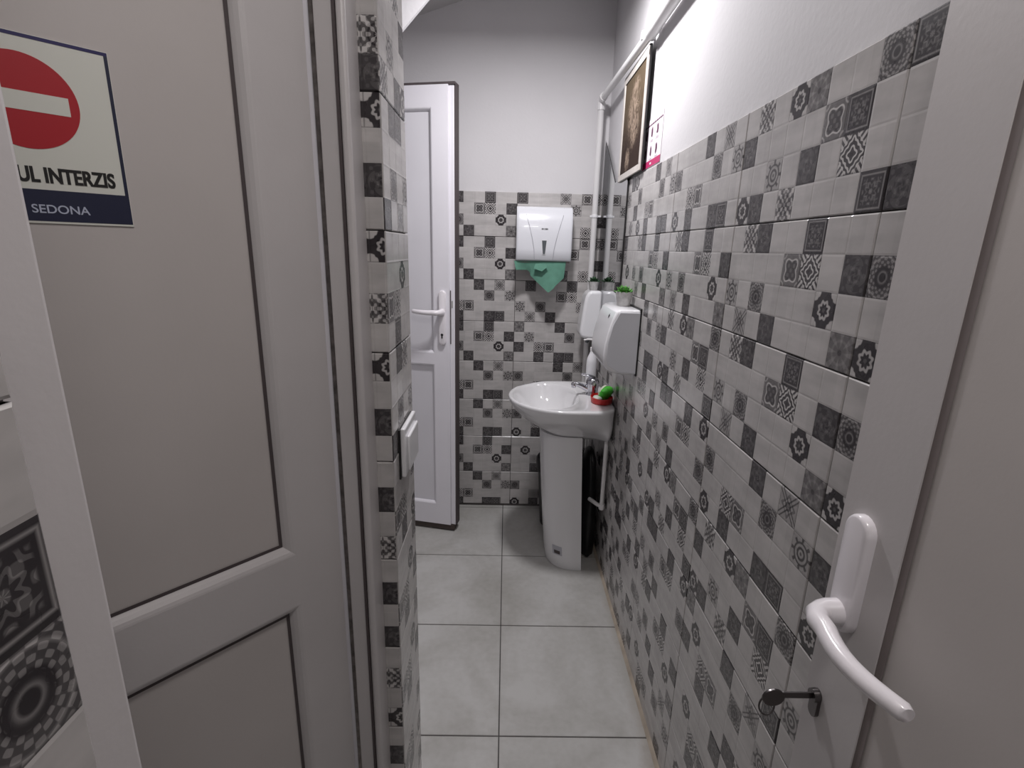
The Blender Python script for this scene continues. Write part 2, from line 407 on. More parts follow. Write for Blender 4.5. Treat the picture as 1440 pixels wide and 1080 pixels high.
# floor
SF=.444; GX=.006; GY=1.599
mb=MB(); mb.box((-1.5,-1.4,-.06),(XR+.12,YB+.1,-.0022),M['grout'])
fx=[GX+SF*k for k in range(-4,3)]; fy=[GY+SF*k for k in range(-7,4)]
g=.0019
for i in range(len(fx)-1):
    for j in range(len(fy)-1):
        a,b=max(fx[i]+g,-1.5),min(fx[i+1]-g,XR+.005); c,d=max(fy[j]+g,-1.4),min(fy[j+1]-g,YB+.005)
        if b>a and d>c:
            mb.box((a,c,-.004),(b,d,-.0008),M['floor'])
            mb.poly([(a+.0008,c+.0008,0),(b-.0008,c+.0008,0),(b-.0008,d-.0008,0),(a+.0008,d-.0008,0)],M['floor'])
struct(mb.build('floor'))
# ceiling: flat, sloping down to the left over the back room
mb=MB()
prof=[(-1.5,1.93),(-.15,2.382),(XR+.12,2.395),(XR+.12,H+.1),(-1.5,H+.1)]
mb.prism(prof,'y',PY1-.1,YB+.12,M['ceil'])
mb.box((-1.5,-1.4,2.385),(XR+.12,PY1-.09,H+.1),M['ceil'])
struct(mb.build('ceiling'))
# stained silicone joint along the foot of the right wall
mb=MB(); mb.prism([(XR-.010,0),(XR+.001,0),(XR+.001,.010),(XR-.004,.006)],'y',-1.3,YB,M['silicone']); struct(mb.build('trim_1'))
# white plastered boxing with a slanted edge, high up beyond the pier
def sc(p,y,y0=1.08): k=y/y0; return (p[0]*k,1.347+(p[1]-1.347)*k)
yb=1.9
a=sc((-.203,1.731),yb); b=sc((-.161,1.775),yb)
mb=MB(); mb.prism([(-.9,a[1]),(a[0]-.015,a[1]-.012),a,b,(b[0]+.33,b[1]+.345),(-.9,b[1]+.345)],'y',yb,yb+.015,M['paint']); struct(mb.build('trim_2'))

# ---------------------------------------------------------------- door frames of the side doorway
def jamb(y0,y1,ins,name):
    """upright of the plastic frame; ins = +1 when the opening lies toward +y"""
    mb=MB()
    ya,yb=(y0,y1)
    e=y1 if ins>0 else y0
    poly=[(-.300,ya),(-.226,ya),(-.226,yb),(-.300,yb)]
    mb.prism(poly,'z',0,2.06,M['pvc_old'])
    return mb
mb=MB(); mb.box((-.2395,.795,0),(-.226,PY0+.003,2.06),M['pvc_old'])
struct(mb.build('trim_3',bevel=.005))
mb=MB(); mb.box((-.2440,.796,0),(-.2397,.84,2.06),M['gasket']); struct(mb.build('trim_4'))
mb=MB(); mb.box((-.2705,.800,0),(-.2443,PY0+.003,2.06),M['pvc_old']); struct(mb.build('trim_5',bevel=.002))
mb=MB(); mb.box((-.2790,.808,0),(-.2709,PY0+.003,2.06),M['hinge']); mb.box((-.30,.812,0),(-.2792,PY0+.003,2.06),M['pvc']); struct(mb.build('trim_8'))
mb=MB(); mb.box((-.300,NY-.012,0),(-.226,.2575,2.06),M['pvc_old']); struct(mb.build('trim_6',bevel=.004))
mb=MB(); mb.box((-.300,.2585,2.0),(-.226,.811,2.06),M['pvc_old']); struct(mb.build('trim_7',bevel=.004))

# ---------------------------------------------------------------- door leaves
def leaf(name,loc,rz,x0,x1,z0,z1,openings,prof,panel,gask,gw=.004,thick=.058,bead=.016,rec=.012,gdepth=.003):
    """local frame: x along the leaf, front face at y=0 looking toward -y"""
    root=empty(name,loc,rz); root['kind']='structure'
    mb=MB()
    xs=sorted({x0,x1,*[o[0] for o in openings],*[o[1] for o in openings]}); zs=sorted({z0,z1,*[o[2] for o in openings],*[o[3] for o in openings]})
    def is_open(xa,xb,za,zb): return any(o[0]<=xa+1e-6 and xb<=o[1]+1e-6 and o[2]<=za+1e-6 and zb<=o[3]+1e-6 for o in openings)
    for yy in (0,thick):
        for i in range(len(xs)-1):
            for j in range(len(zs)-1):
                if not is_open(xs[i],xs[i+1],zs[j],zs[j+1]):
                    p=[(xs[i],yy,zs[j]),(xs[i+1],yy,zs[j]),(xs[i+1],yy,zs[j+1]),(xs[i],yy,zs[j+1])]
                    mb.poly(p,prof)
    # outer edges
    e=[(x0,z0),(x1,z0),(x1,z1),(x0,z1)]
    for k in range(4):
        a,b=e[k],e[(k+1)%4]; mb.poly([(a[0],0,a[1]),(b[0],0,b[1]),(b[0],thick,b[1]),(a[0],thick,a[1])],prof)
    # rounded glazing beads around every opening
    for o in openings:
        for side in (0,1):
            steps=[(0,0),(.18,.05),(.45,.2),(.75,.55),(.93,.85),(1,1)]
            rings=[]
            for t,dy in steps:
                i=bead*t; y=rec*dy if side==0 else thick-rec*dy
                rings.append([(o[0]+i,y,o[2]+i),(o[1]-i,y,o[2]+i),(o[1]-i,y,o[3]-i),(o[0]+i,y,o[3]-i)])
            mb.loft(rings,prof,False,False)
    ob=mb.build('leaf_frame',root); 
    for o in openings:
        i=bead; mb=MB(); yy=rec-.0003
        A=(o[0]+i,o[2]+i,o[1]-i,o[3]-i); B=(A[0]+gw,A[1]+gw,A[2]-gw,A[3]-gw)
        mb.loft([[(A[0],yy,A[1]),(A[2],yy,A[1]),(A[2],yy,A[3]),(A[0],yy,A[3])],[(A[0],yy+gdepth,A[1]),(A[2],yy+gdepth,A[1]),(A[2],yy+gdepth,A[3]),(A[0],yy+gdepth,A[3])],
                 [(B[0],yy+gdepth,B[1]),(B[2],yy+gdepth,B[1]),(B[2],yy+gdepth,B[3]),(B[0],yy+gdepth,B[3])]],gask,False,False)
        mb.build('gasket',root)
        mb=MB(); mb.box((A[0]-.0005,rec+.0015,A[1]-.0005),(A[2]+.0005,thick-rec-.001,A[3]+.0005),panel); mb.build('panel',root)
    return root
# door 2: ajar leaf of the side doorway, carries the sign
TH=R(48)
W2=.58
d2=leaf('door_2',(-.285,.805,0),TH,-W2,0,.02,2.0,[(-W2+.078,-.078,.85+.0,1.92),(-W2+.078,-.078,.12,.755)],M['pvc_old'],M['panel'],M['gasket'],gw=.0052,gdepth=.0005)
# door 1: open leaf against the right wall, nearest the viewer
W1=.80
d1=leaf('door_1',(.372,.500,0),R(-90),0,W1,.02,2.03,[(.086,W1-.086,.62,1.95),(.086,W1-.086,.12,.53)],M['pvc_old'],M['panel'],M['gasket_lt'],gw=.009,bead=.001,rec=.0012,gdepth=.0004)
# door 3: far leaf at the back
W3=.70
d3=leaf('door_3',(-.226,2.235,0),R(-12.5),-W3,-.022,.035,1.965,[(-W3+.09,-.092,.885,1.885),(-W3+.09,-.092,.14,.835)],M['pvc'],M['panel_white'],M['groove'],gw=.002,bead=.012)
mb=MB(); mb.box((-.022,.010,.035),(0,.055,1.965),M['pvc']); mb.build('edge_flange',d3,bevel=.002)
mb=MB(); mb.box((0,.012,.035),(.006,.056,1.968),M['gasket']); mb.box((-W3,.004,1.9655),(.006,.056,1.975),M['gasket']); mb.build('gasket',d3)  # upright strip paints in the dark shadow gap beside the leaf
mb=MB(); mb.box((-W3,.004,.008),(-.004,.05,.034),M['wood_d']); mb.build('door_sweep',d3)
mb=MB(); mb.box((-.0205,.0085,.93),(-.0165,.012,1.165),M['gasket']); mb.box((-.014,.0085,1.09),(-.009,.013,1.12),M['sill']); mb.build('lock_plate',d3)
def stadium(w,h,n=10):
    r=w/2; pts=[]
    for j in range(n+1): a=math.pi*j/n; pts.append((r*math.cos(a),h/2-r+r*math.sin(a)))
    for j in range(n+1): a=math.pi+math.pi*j/n; pts.append((r*math.cos(a),-h/2+r+r*math.sin(a)))
    return pts
def door_handle(parent,x,zt,zb,zh,sgn,L,w=.03,proj=.05,th=.013,rad=.0105,curve=0.008,keyhole=None,drop=.003):
    hd=None
    mb=MB(); st=stadium(w,zt-zb); cz=(zt+zb)/2
    rr=[]
    for k,yy in ((1,0),(1,-th*.6),(.93,-th*.9),(.8,-th)):
        rr.append([(x+p[0]*(k if k<1 else 1),yy,cz+(p[1]-(w*.5*(1-k) if p[1]>0 else -w*.5*(1-k)) if k<1 else p[1])) for p in st])
    mb.loft(rr,M['handle']); plate=mb.build('handle_plate',parent,smooth=True,auto=60)
    mb=MB()
    pts=[(x,-th+.002,zh),(x,-th-.012,zh),(x,-proj*.72,zh),(x+sgn*.004,-proj*.92,zh),(x+sgn*.014,-proj*1.06,zh),(x+sgn*.03,-proj*1.10,zh+.001)]
    rad_=[rad*1.45,rad*1.4,rad*1.25,rad*1.18,rad*1.12,rad*1.08]
    for k in range(1,9):
        t=k/8; pts.append((x+sgn*(.03+(L-.03)*t),-proj*1.10+curve*math.sin(t*math.pi)*-1+curve*1.0*t*t,zh+drop*t)); rad_.append(rad*(1.08-.2*t))
    pts.append((pts[-1][0]+sgn*.004,pts[-1][1],pts[-1][2])); rad_.append(rad*.7)
    mb.tube(pts,rad_,M['handle'],n=20); mb.build('handle',parent,smooth=True,auto=60)
    if keyhole:
        mb=MB(); mb.lathe([(.0,-.0008),(.0055,-.0006),(.006,.0)],M['black'],(x,-th-.0002,keyhole),18,'y')
        mb.box((x-.0028,-th-.001,keyhole-.016),(x+.0028,-th+.001,keyhole),M['black']); mb.build('keyhole',parent)
door_handle(d3,-.052,1.165,.925,1.072,-1,.118,w=.032,th=.012,keyhole=.972)
door_handle(d1,.036,1.094,.958,.980,1,.124,w=.036,proj=.037,th=.010,rad=.0097,curve=.008,drop=.001)
# dark key cylinder in door 1
mb=MB(); st=[(p[0],p[1]) for p in stadium(.014,.036)]
mb.loft([[(.022+p[0],y,.845+p[1]) for p in st] for y in (.001,-.003,-.0045)],M['dchrome']); mb.lathe([(.0,-.008),(.0075,-.008),(.0082,-.002)],M['dchrome'],(.022,0,.855),20,'y')
mb.build('lock_cylinder',d1,smooth=True)
# key left in the lock
key=empty('door_key',(.36,.478,.855)); tag(key,'grey metal key left in the lock of the near right door','key')
mb=MB(); mb.box((-.030,-.0012,-.004),(.004,.0012,.004),M['dchrome']); mb.build('blade',key,bevel=.0005)
mb=MB()
st=[(math.cos(2*math.pi*j/24)*.013,math.sin(2*math.pi*j/24)*.0115) for j in range(24)]
mb.loft([[(-.040+p[0],y,-.004+p[1]) for p in st] for y in (-.0014,.0014)],M['dchrome']); mb.build('bow',key,bevel=.0005)
mb=MB(); pts=[(-.046+.009*math.cos(t),.002*math.sin(t),-.016+.011*math.sin(t)) for t in [2*math.pi*j/20 for j in range(21)]]
mb.tube(pts,.0011,M['dchrome'],n=8); mb.build('split_ring',key,smooth=True)

# ---------------------------------------------------------------- sign on door 2
sg=empty('prohibition_sign',(-.285,.805,0),TH); tag(sg,'white no-entry sign with red disc and navy footer stuck on the left door panel','sign')
ys=.0135-.0035  # panel surface sits at .0135; sheet stands 1.5 mm proud
ZT,ZB=1.5445,1.361; XRr,XLl=-.2285,-.3855
F0=.0118
mb=MB(); mb.box((XLl,F0,ZB),(XRr,.0136,ZT),M['s_white']); mb.build('sheet',sg)
mb=MB(); b=.0034; m_=.0006; f=F0-.0003
mb.box((XLl+m_,f,ZT-m_-b),(XRr-m_,F0+.0003,ZT-m_),M['s_blue'])
mb.box((XLl+m_,f,1.395),(XLl+m_+b,F0+.0003,ZT-m_-b),M['s_navy']); mb.box((XRr-m_-b,f,1.395),(XRr-m_,F0+.0003,ZT-m_-b),M['s_navy'])
mb.build('border',sg)
mb=MB(); mb.box((XLl+m_,f,ZB+.0022),(XRr-m_,F0+.0003,1.3955),M['s_navy']); mb.build('footer_band',sg)
mb=MB(); cx,cz=-.307,1.4812; rd=.0455
mb.lathe([(rd,F0+.0003),(rd,f-.0001),(0.0001,f-.0001)],M['s_red'],(cx,0,cz),64,'y'); mb.build('red_disc',sg)
mb=MB(); mb.box((cx-.037,f-.0004,cz-.009),(cx+.037,F0,cz+.009),M['s_white']); mb.build('white_bar',sg)
text('lettering','INTERZIS',.016,M['s_black'],sg,(-.3015,f,1.4025),width=.0608,height=.0160,bold=.0004,ext=.0003,thicken=.0006)
text('lettering','ACCESUL',.016,M['s_black'],sg,(-.3055-.0635,f,1.4025),width=.0630,height=.0160,bold=.0004,ext=.0003,thicken=.0006)
text('footer_lettering','SEDONA',.01,M['s_pale'],sg,(-.3170,f-.0001,1.3715),width=.0490,height=.0088,bold=.0001,ext=.0003)

# ---------------------------------------------------------------- wall switch on the pier
sw=empty('light_switch',(XL,.96,.97)); tag(sw,'small white light switch on the tiled pier beside the left doorway','light switch')
mb=MB(); mb.box((.0,-.060,-.055),(.003,.060,.044),M['black']); mb.build('gap_shade',sw)  # black sheet stands in for the shade in the gap behind the switch
mb=MB(); mb.box((.003,-.058,-.052),(.012,.058,.046),M['gloss']); mb.build('housing',sw,bevel=.003)
mb=MB(); mb.box((.0115,-.040,-.045),(.0175,.055,.026),M['gloss']); mb.build('rocker',sw,bevel=.003)

# ---------------------------------------------------------------- paper towel dispenser on the back wall
DX0,DX1,DZ0,DZ1=.040,.292,1.296,1.535; DY=2.395
pd=empty('paper_towel_dispenser',((DX0+DX1)/2,YB,DZ0)); tag(pd,'white folded paper towel dispenser on the tiled back wall above the washbasin','dispenser')
cx=(DX0+DX1)/2; w=(DX1-DX0)/2; h=DZ1-DZ0
mb=MB()
prof=[(0,0.0),(-.105,.0),(-.112,.006),(-.116,.05),(-.116,.13),(-.110,.17),(-.098,.205),(-.082,.228),(-.066,h-.003),(-.05,h),(0,h)]
def ringx(x,k): return [(x,p[0]*(k if p[0]<-.02 else 1),p[1]) for p in prof]
xs=[-w,-w+.004,-w+.012,-w*.62,-w*.3,w*.3,w*.62,w-.012,w-.004,w]; ks=[.955,.985,1,1.0,1.01,1.01,1.0,1,.985,.955]
mb.loft([ringx(x,k) for x,k in zip(xs,ks)],M['disp']); mb.build('cover',pd,smooth=True,auto=50)
# creases
def crease(s):
    mb=MB(); pts=[(s*.088,-.072,.233),(s*.082,-.1035,.195),(s*.068,-.1155,.150),(s*.055,-.1180,.10),(s*.045,-.1180,.05),(s*.042,-.1165,.008)]
    mb.tube(pts,.0014,M['groove'],n=6); mb.build('crease',pd,smooth=True)
crease(-1); crease(1)
mb=MB(); mb.prism([(-.013,.092),(.013,.092),(.0065,.029),(-.0065,.029)],'y',-.1185,-.1120,M['gloss']); 
mb.prism([(-.0105,.090),(.0105,.090),(.005,.031),(-.005,.031)],'y',-.1195,-.1120,M['window_d']); mb.build('level_window',pd)
mb=MB()
for k in range(6): 
    x=-.0135+k*.0048; mb.box((x,-.1182,.1375),(x+.0036,-.1170,.1375+.0052),M['s_black']) if k not in (2,) else mb.box((x+.001,-.1182,.1375),(x+.0024,-.1170,.1427),M['s_black'])
mb.build('logo',pd)
mb=MB(); mb.box((-w+.006,-.100,-.008),(w-.006,-.004,.002),M['gasket_lt']); mb.build('slot_tray',pd)
# green towel hanging from the slot
tw=MB(); N=14
def towel(u,v):
    # u 0..1 across, v 0..1 down
    x0=DX0-.008+u*.238
    drop=.040+.100*max(0,1-abs(u-.68)/.45)**.9
    z=DZ0-.002-v*drop
    y=2.408+.012*math.sin(u*7)*v-.010*v+.012*abs(math.sin(u*3.1+.5))*v
    x=x0+v*(.010*(u<.3)+(-.006)*(u>.8))
    return (x,y,z)
for s_,off in ((1,0),(-1,.0012)):
    vv=[];ff=[]
    for i in range(29):
        for j in range(N):
            p=towel(i/28,j/(N-1)); vv.append((p[0],p[1]+off,p[2]))
    for i in range(28):
        for j in range(N-1): a=i*N+j; ff.append((a,a+1,a+N+1,a+N))
    tw.mesh(vv,ff,M['green_paper'])
# folded flap in front
fl=[[(.130,2.392,1.283),(.176,2.392,1.285),(.186,2.386,1.272),(.160,2.384,1.250),(.122,2.388,1.262)]]
tw.loft([fl[0],[(p[0],p[1]+.002,p[2]) for p in fl[0]]],M['green_paper'])
o=tw.build('paper_towel',smooth=True,auto=30); tag(o,'crumpled green paper towel hanging out of the white dispenser','paper towel')

# ---------------------------------------------------------------- washbasin
BX,BY=XR-.001,2.068; ZR=.757
wb=empty('washbasin',(BX,BY,0)); tag(wb,'white ceramic pedestal washbasin mounted on the right wall under the mirror','washbasin')
NN=80
def L(u,v,z): return (-u,v,z)
def outer(phi,cu,rf,rv,rb,rvb,n=4.0):
    c,s=math.cos(phi),math.sin(phi)
    if c>=0: return (cu+rf*c, rv*s)
    k=abs(c); e=2/n
    # superellipse back
    uu=-(abs(c)**e)*rb; t=min(1,k/.6); rvv=rv+(rvb-rv)*t
    return (cu+uu, math.copysign(abs(s)**e*rvv,s))
def ring(z,cu,rf,rv,rb,rvb,n=8.0,zf=None):
    out=[]
    for j in range(NN):
        phi=2*math.pi*j/NN; u,v=outer(phi,cu,rf,rv,rb,rvb,n)
        zz=z
        out.append(L(u,v,zz))
    return out
rings=[ring(.600,.16,.095,.100,.157,.14),ring(.612,.16,.105,.112,.158,.165),
       ring(.640,.165,.150,.150,.163,.19),ring(.670,.17,.190,.185,.168,.20),ring(.700,.175,.218,.212,.173,.205),
       ring(.728,.178,.234,.230,.176,.214),ring(.745,.18,.240,.238,.178,.217),ring(.753,.18,.2395,.2385,.178,.217),ring(ZR,.18,.236,.235,.175,.214),
       ring(ZR+.0008,.18,.231,.230,.170,.203)]
# bowl
def er(z,cu,ru,rv): return [L(cu+ru*math.cos(2*math.pi*j/NN),rv*math.sin(2*math.pi*j/NN),z) for j in range(NN)]
rings+= [er(ZR-.0005,.262,.142,.205),er(ZR-.004,.262,.137,.199),er(ZR-.020,.260,.130,.190),er(ZR-.050,.256,.118,.172),er(ZR-.085,.248,.095,.140),er(ZR-.110,.240,.066,.095),er(ZR-.122,.235,.035,.045),er(ZR-.124,.235,.02,.02)]
mb=MB(); mb.loft(rings,M['ceramic'],True,True); mb.build('basin',wb,smooth=True,auto=60)
mb=MB(); mb.lathe([(.0001,ZR-.1215),(.016,ZR-.1215),(.019,ZR-.1225),(.020,ZR-.126)],M['chrome'],(-.235,0,0),24); mb.build('drain',wb,smooth=True)
# pedestal: D-section, hollow side toward the wall
def dsec(z,ua,hw,ub,n=28):
    out=[]
    for j in range(n+1):
        t=-math.pi/2+math.pi*j/n
        c=math.cos(t)**.75 if math.cos(t)>0 else 0
        out.append(L(ub+(ua-ub)*c,hw*math.sin(t)*1.0,z))
    return out
def ped(z):
    t=z/.61; k=t
    return (.238+.045*k+.004*math.sin(t*3.1), .132-.012*k-.006*math.sin(t*3.14), .088+.028*k)
zz=[0,.006,.05,.12,.22,.34,.46,.55,.61]
mb=MB(); sec=[]
for i,z in enumerate(zz):
    ua,hw,ub=ped(z)
    if i==0: ua-=.004; hw-=.003
    sec.append(dsec(z,ua,hw,ub))
mb.loft(sec,M['ceramic']); pedo=mb.build('pedestal',wb,smooth=True,auto=50)
# small grey label low on the pedestal, following its surface
mb=MB(); rr=[]
for z in (.062,.085,.105):
    ua,hw,ub=ped(z); row=[]
    for k in range(5):
        t=-math.pi/2+math.pi*(.140+.115*k/4)
        row.append(L(ub+(ua+.0008-ub)*math.cos(t)**.75,(hw+.0008)*math.sin(t),z))
    rr.append(row)
mb.loft(rr,M['groove'],False,False,closed=False); 
row2=[]
for z in (.068,.084):
    ua,hw,ub=ped(z); row=[]
    for k in range(5):
        t=-math.pi/2+math.pi*(.16+.070*k/4)
        row.append(L(ub+(ua+.0014-ub)*math.cos(t)**.75,(hw+.0014)*math.sin(t),z))
    row2.append(row)
mb.loft(row2,M['gasket'],False,False,closed=False); mb.build('label_sticker',pedo)
# ---------------------------------------------------------------- faucet
fx_,fy_=.372,2.085
fa=empty('faucet',(fx_,fy_,ZR)); tag(fa,'chrome single-lever faucet on the back ledge of the washbasin','faucet')
mb=MB(); mb.lathe([(.028,0),(.028,.004),(.025,.009),(.026,.030),(.0285,.045),(.028,.058),(.023,.069),(.011,.075),(.0005,.076)],M['chrome'],(0,0,0),32); mb.build('body',fa,smooth=True)
mb=MB(); mb.tube([(-.010,0,.022),(-.030,-.002,.030),(-.052,-.003,.040),(-.070,-.004,.046),(-.078,-.004,.045)],[.013,.012,.0105,.0095,.0095],M['chrome'],n=18); mb.build('spout',fa,smooth=True)
mb=MB(); mb.lathe([(.0005,-.012),(.009,-.012),(.0108,-.004),(.0108,.004),(.008,.010),(.0005,.012)],M['chrome'],(-.080,-.004,.042),20); mb.build('aerator',fa,smooth=True)
mb=MB(); mb.tube([(.012,0,.070),(-.012,0,.080),(-.034,0,.086),(-.050,0,.087)],[.017,.016,.014,.010],M['chrome'],n=16,sq=.45); mb.build('lever',fa,smooth=True)
# soap pump bottle behind the faucet
sb=empty('soap_bottle',(.378,2.175,ZR)); tag(sb,'slim white pump soap bottle standing behind the faucet on the basin ledge','soap bottle')
mb=MB(); mb.lathe([(.021,0),(.0225,.004),(.0225,.120),(.020,.140),(.012,.158),(.009,.168),(.009,.174)],M['gloss'],(0,0,0),28); mb.build('bottle',sb,smooth=True)
mb=MB(); mb.lathe([(.010,.172),(.010,.186),(.004,.188),(.004,.214),(.007,.216),(.007,.224),(.001,.226)],M['pipe'],(0,0,0),20)
mb.tube([(0,0,.220),(-.02,0,.221),(-.040,0,.217)],[.0045,.004,.003],M['pipe'],n=12); mb.build('pump_head',sb,smooth=True)
# red soap dish
sdx,sdy=.392,1.970
sd=empty('soap_dish',(sdx,sdy,ZR+.001)); tag(sd,'oval red plastic soap dish on the near corner of the basin','soap dish')
def oval(rx,ry,z,n=40): return [(rx*math.cos(2*math.pi*j/n),ry*math.sin(2*math.pi*j/n),z) for j in range(n)]
mb=MB(); mb.loft([oval(.040,.046,0),oval(.0425,.050,.004),oval(.0445,.053,.024),oval(.0425,.051,.025),oval(.0400,.048,.006),oval(.036,.044,.005)],M['red']); mb.build('bowl',sd,smooth=True,auto=50)
so=MB(); so.loft([[(sdx-.018+p[0],sdy-.006+p[1],ZR+.0062+z) for p in [(k*.019*math.cos(a),k*.026*math.sin(a)) for a in [2*math.pi*j/24 for j in range(24)]]] for k,z in ((.85,0),(1,.006),(1,.014),(.8,.020))],M['soap'])
o=so.build('soap_bar',smooth=True,auto=60); tag(o,'pale worn bar of soap lying in the red dish','soap')
# green scouring sponge
sp=empty('scouring_sponge',(sdx+.014,sdy+.010,ZR+.040),0); tag(sp,'bright green scouring sponge with cream side propped in the red soap dish','sponge')
sp.rotation_euler=(0,R(22),R(-42)); sp.scale=(1.2,1.2,1.2)
mb=MB(); rings=[]
rs=random.Random(3); jit=[1+.12*math.sin(k*2.3)+.06*rs.random() for k in range(28)]
for x,k in ((-.006,.86),(0,1),(.010,1.02),(.017,.8),(.020,.4)):
    rings.append([(x,.026*k*jit[j]*math.cos(2*math.pi*j/28),.024*k*jit[(j*3)%28]*math.sin(2*math.pi*j/28)) for j in range(28)])
mb.loft(rings,M['green']); mb.build('scourer',sp,smooth=True,auto=80)
mb=MB(); mb.loft([[(x,.022*k*math.cos(2*math.pi*j/28),.021*k*math.sin(2*math.pi*j/28)) for j in range(28)] for x,k in ((-.0125,.9),(-.012,1),(-.006,1))],M['cream']); mb.build('sponge_side',sp,smooth=True,auto=50)

# ---------------------------------------------------------------- big wall dispenser by the mirror
bd=empty('wall_dispenser',(XR,1.775,.95)); tag(bd,'large white plastic wall dispenser with curved front, potted succulent on top','dispenser')
prof=[(0,-.002),(0,.215),(-.072,.215),(-.083,.205),(-.093,.180),(-.104,.140),(-.112,.100),(-.115,.060),(-.113,.035),(-.103,.018),(-.085,.006),(-.05,-.001)]
mb=MB(); mb.prism(prof,'y',-.125,.125,M['gloss']); mb.build('cover',bd,bevel=.010,seg=4,auto=60)
mb=MB(); mb.prism([(-.003,.004),(-.003,.206),(-.070,.206),(-.090,.165),(-.102,.110),(-.105,.060),(-.098,.03),(-.06,.008)],'y',-.1262,-.122,M['disp']); mb.build('side_panel',bd,bevel=.001)
mb=MB(); mb.lathe([(.0005,.0016),(.006,.0016),(.0085,.0010),(.009,-.002)],M['chrome'],(0,0,0),24); mb.lathe([(.0005,.0022),(.0055,.0020),(.006,.0)],M['s_black'],(0,0,0),24)
o=mb.build('logo',bd,smooth=True); o.location=(-.0905,-.055,.187); o.rotation_euler=(0,R(-68),0); o.scale=(1,.75,1)
mb=MB(); mb.box((.0005,-.127,-.004),(-.005,.127,.219),M['black']); mb.build('backplate',bd)

# ---------------------------------------------------------------- soap dispenser in the corner
sdp=empty('soap_dispenser',(XR-.005,2.385,.95)); tag(sdp,'smaller white soap dispenser in the back corner beside the mirror','dispenser')
prof=[(0,.0),(0,.222),(-.050,.222),(-.064,.214),(-.074,.196),(-.080,.165),(-.086,.11),(-.092,.05),(-.094,.03),(-.088,.012),(-.07,.004)]
mb=MB(); mb.prism(prof,'y',-.058,.058,M['gloss']); mb.build('cover',sdp,bevel=.014,seg=5,auto=60)
mb=MB(); mb.tube([(-.045,0,.004),(-.047,0,-.012),(-.050,0,-.024)],[.012,.010,.006],M['window_d'],n=16); mb.build('nozzle',sdp,smooth=True)

# ---------------------------------------------------------------- potted succulents
def succulent(loc,r,h,leafm,name_label,scale,seed,rise):
    t=empty('potted_succulent',loc); tag(t,name_label,'plant')
    mb=MB(); mb.lathe([(r*.72,0),(r*.76,.002),(r,h*.96),(r,h),(r*.90,h),(r*.88,h*.86),(.0005,h*.86)],M['pot'],(0,0,0),28); mb.build('pot',t,smooth=True,auto=40)
    mb=MB(); mb.lathe([(r*.86,h*.80),(r*.86,h*.90),(.0005,h*.92)],M['soil'],(0,0,0),20); mb.build('soil',t)
    q=random.Random(seed)
    mb=MB()
    for tier,(n,el,ln) in enumerate(((9,12,1.0),(8,30,.9),(6,52,.75),(4,72,.55))):
        for k in range(n):
            az=2*math.pi*(k+.5*tier)/n+q.uniform(-.15,.15); e=R(el*rise+q.uniform(-6,6)); l=scale*ln*q.uniform(.88,1.08); w=l*.24
            d=Vector((math.cos(az)*math.cos(e),math.sin(az)*math.cos(e),math.sin(e))); s=Vector((-math.sin(az),math.cos(az),0)); n_=d.cross(s)
            if n_.z<0: n_=-n_
            base=Vector((0,0,h*.88+tier*.0015))
            rings=[]
            for f,ww,cv in ((0,.45,0),(.3,.8,-.03),(.6,1,-.04),(.85,.6,0),(1,.05,.06)):
                c=base+d*l*f+n_*l*cv
                rings.append([tuple(c+s*w*ww*math.cos(a)+n_*w*.32*ww*math.sin(a)) for a in [2*math.pi*j/8 for j in range(8)]])
            mb.loft(rings,leafm)
    mb.build('foliage',t,smooth=True,auto=70)
    return t
succulent((.405,1.775,1.1655),.029,.048,M['leafg'],'small bright green succulent in a grey-white pot on the large wall dispenser',.037,2,1)
succulent((.400,2.385,1.1725),.024,.038,M['leafd'],'small dark green succulent in a pale pot on the corner soap dispenser',.034,5,1.35)

# ---------------------------------------------------------------- mirror, picture, notice
mi=empty('wall_mirror',(XR-.001,2.25,.92)); tag(mi,'frameless wall mirror above the washbasin with a slanted upper corner','mirror')
po=[(-.269,0),(.25,0),(.25,.90),(-.03,.694),(-.25,.686),(-.269,.673)]
mb=MB(); mb.prism(po,'x',-.0045,-.0005,M['black']); mb.build('backing',mi)
po2=[(-.265,.003),(.252,.003),(.252,.908),(-.03,.697),(-.249,.687),(-.265,.674)]
mb=MB(); mb.prism(po2,'x',-.0055,-.0046,M['mirror']); mb.build('glass',mi)
pm=bpy.data.materials.new('flower_painting'); pm.use_nodes=True; nt=pm.node_tree; X.nt=nt; bb=nt.nodes['Principled BSDF']
tc=nt.nodes.new('ShaderNodeTexCoord'); sx=nt.nodes.new('ShaderNodeSeparateXYZ'); nt.links.new(tc.outputs['Object'],sx.inputs[0])
ny=nt.nodes.new('ShaderNodeTexNoise'); ny.inputs['Scale'].default_value=30; ny.inputs['Detail'].default_value=6; ny.inputs['Distortion'].default_value=1.5
nt.links.new(tc.outputs['Object'],ny.inputs['Vector'])
yy=X(sx.outputs[1]); zz_=X(sx.outputs[2]); nz=X(ny.outputs['Fac'])
def blob(cy,cz,ry,rz): 
    dy=(yy-cy)/ry; dz=(zz_-cz)/rz; return lt(sq(dy*dy+dz*dz)+(nz-.5)*3.4,1,3)
flowers=mxx(mxx(blob(.0,.035,.075,.075),blob(-.03,-.02,.06,.06)),mxx(blob(.045,-.115,.032,.035),blob(-.02,.10,.05,.035)))
bgm=nt.nodes.new('ShaderNodeMix'); bgm.data_type='RGBA'; bgm.inputs[6].default_value=(.032,.018,.014,1); bgm.inputs[7].default_value=(.11,.08,.05,1)
nt.links.new(gt(zz_+(nz-.5)*.25,.0,6).o,bgm.inputs[0])
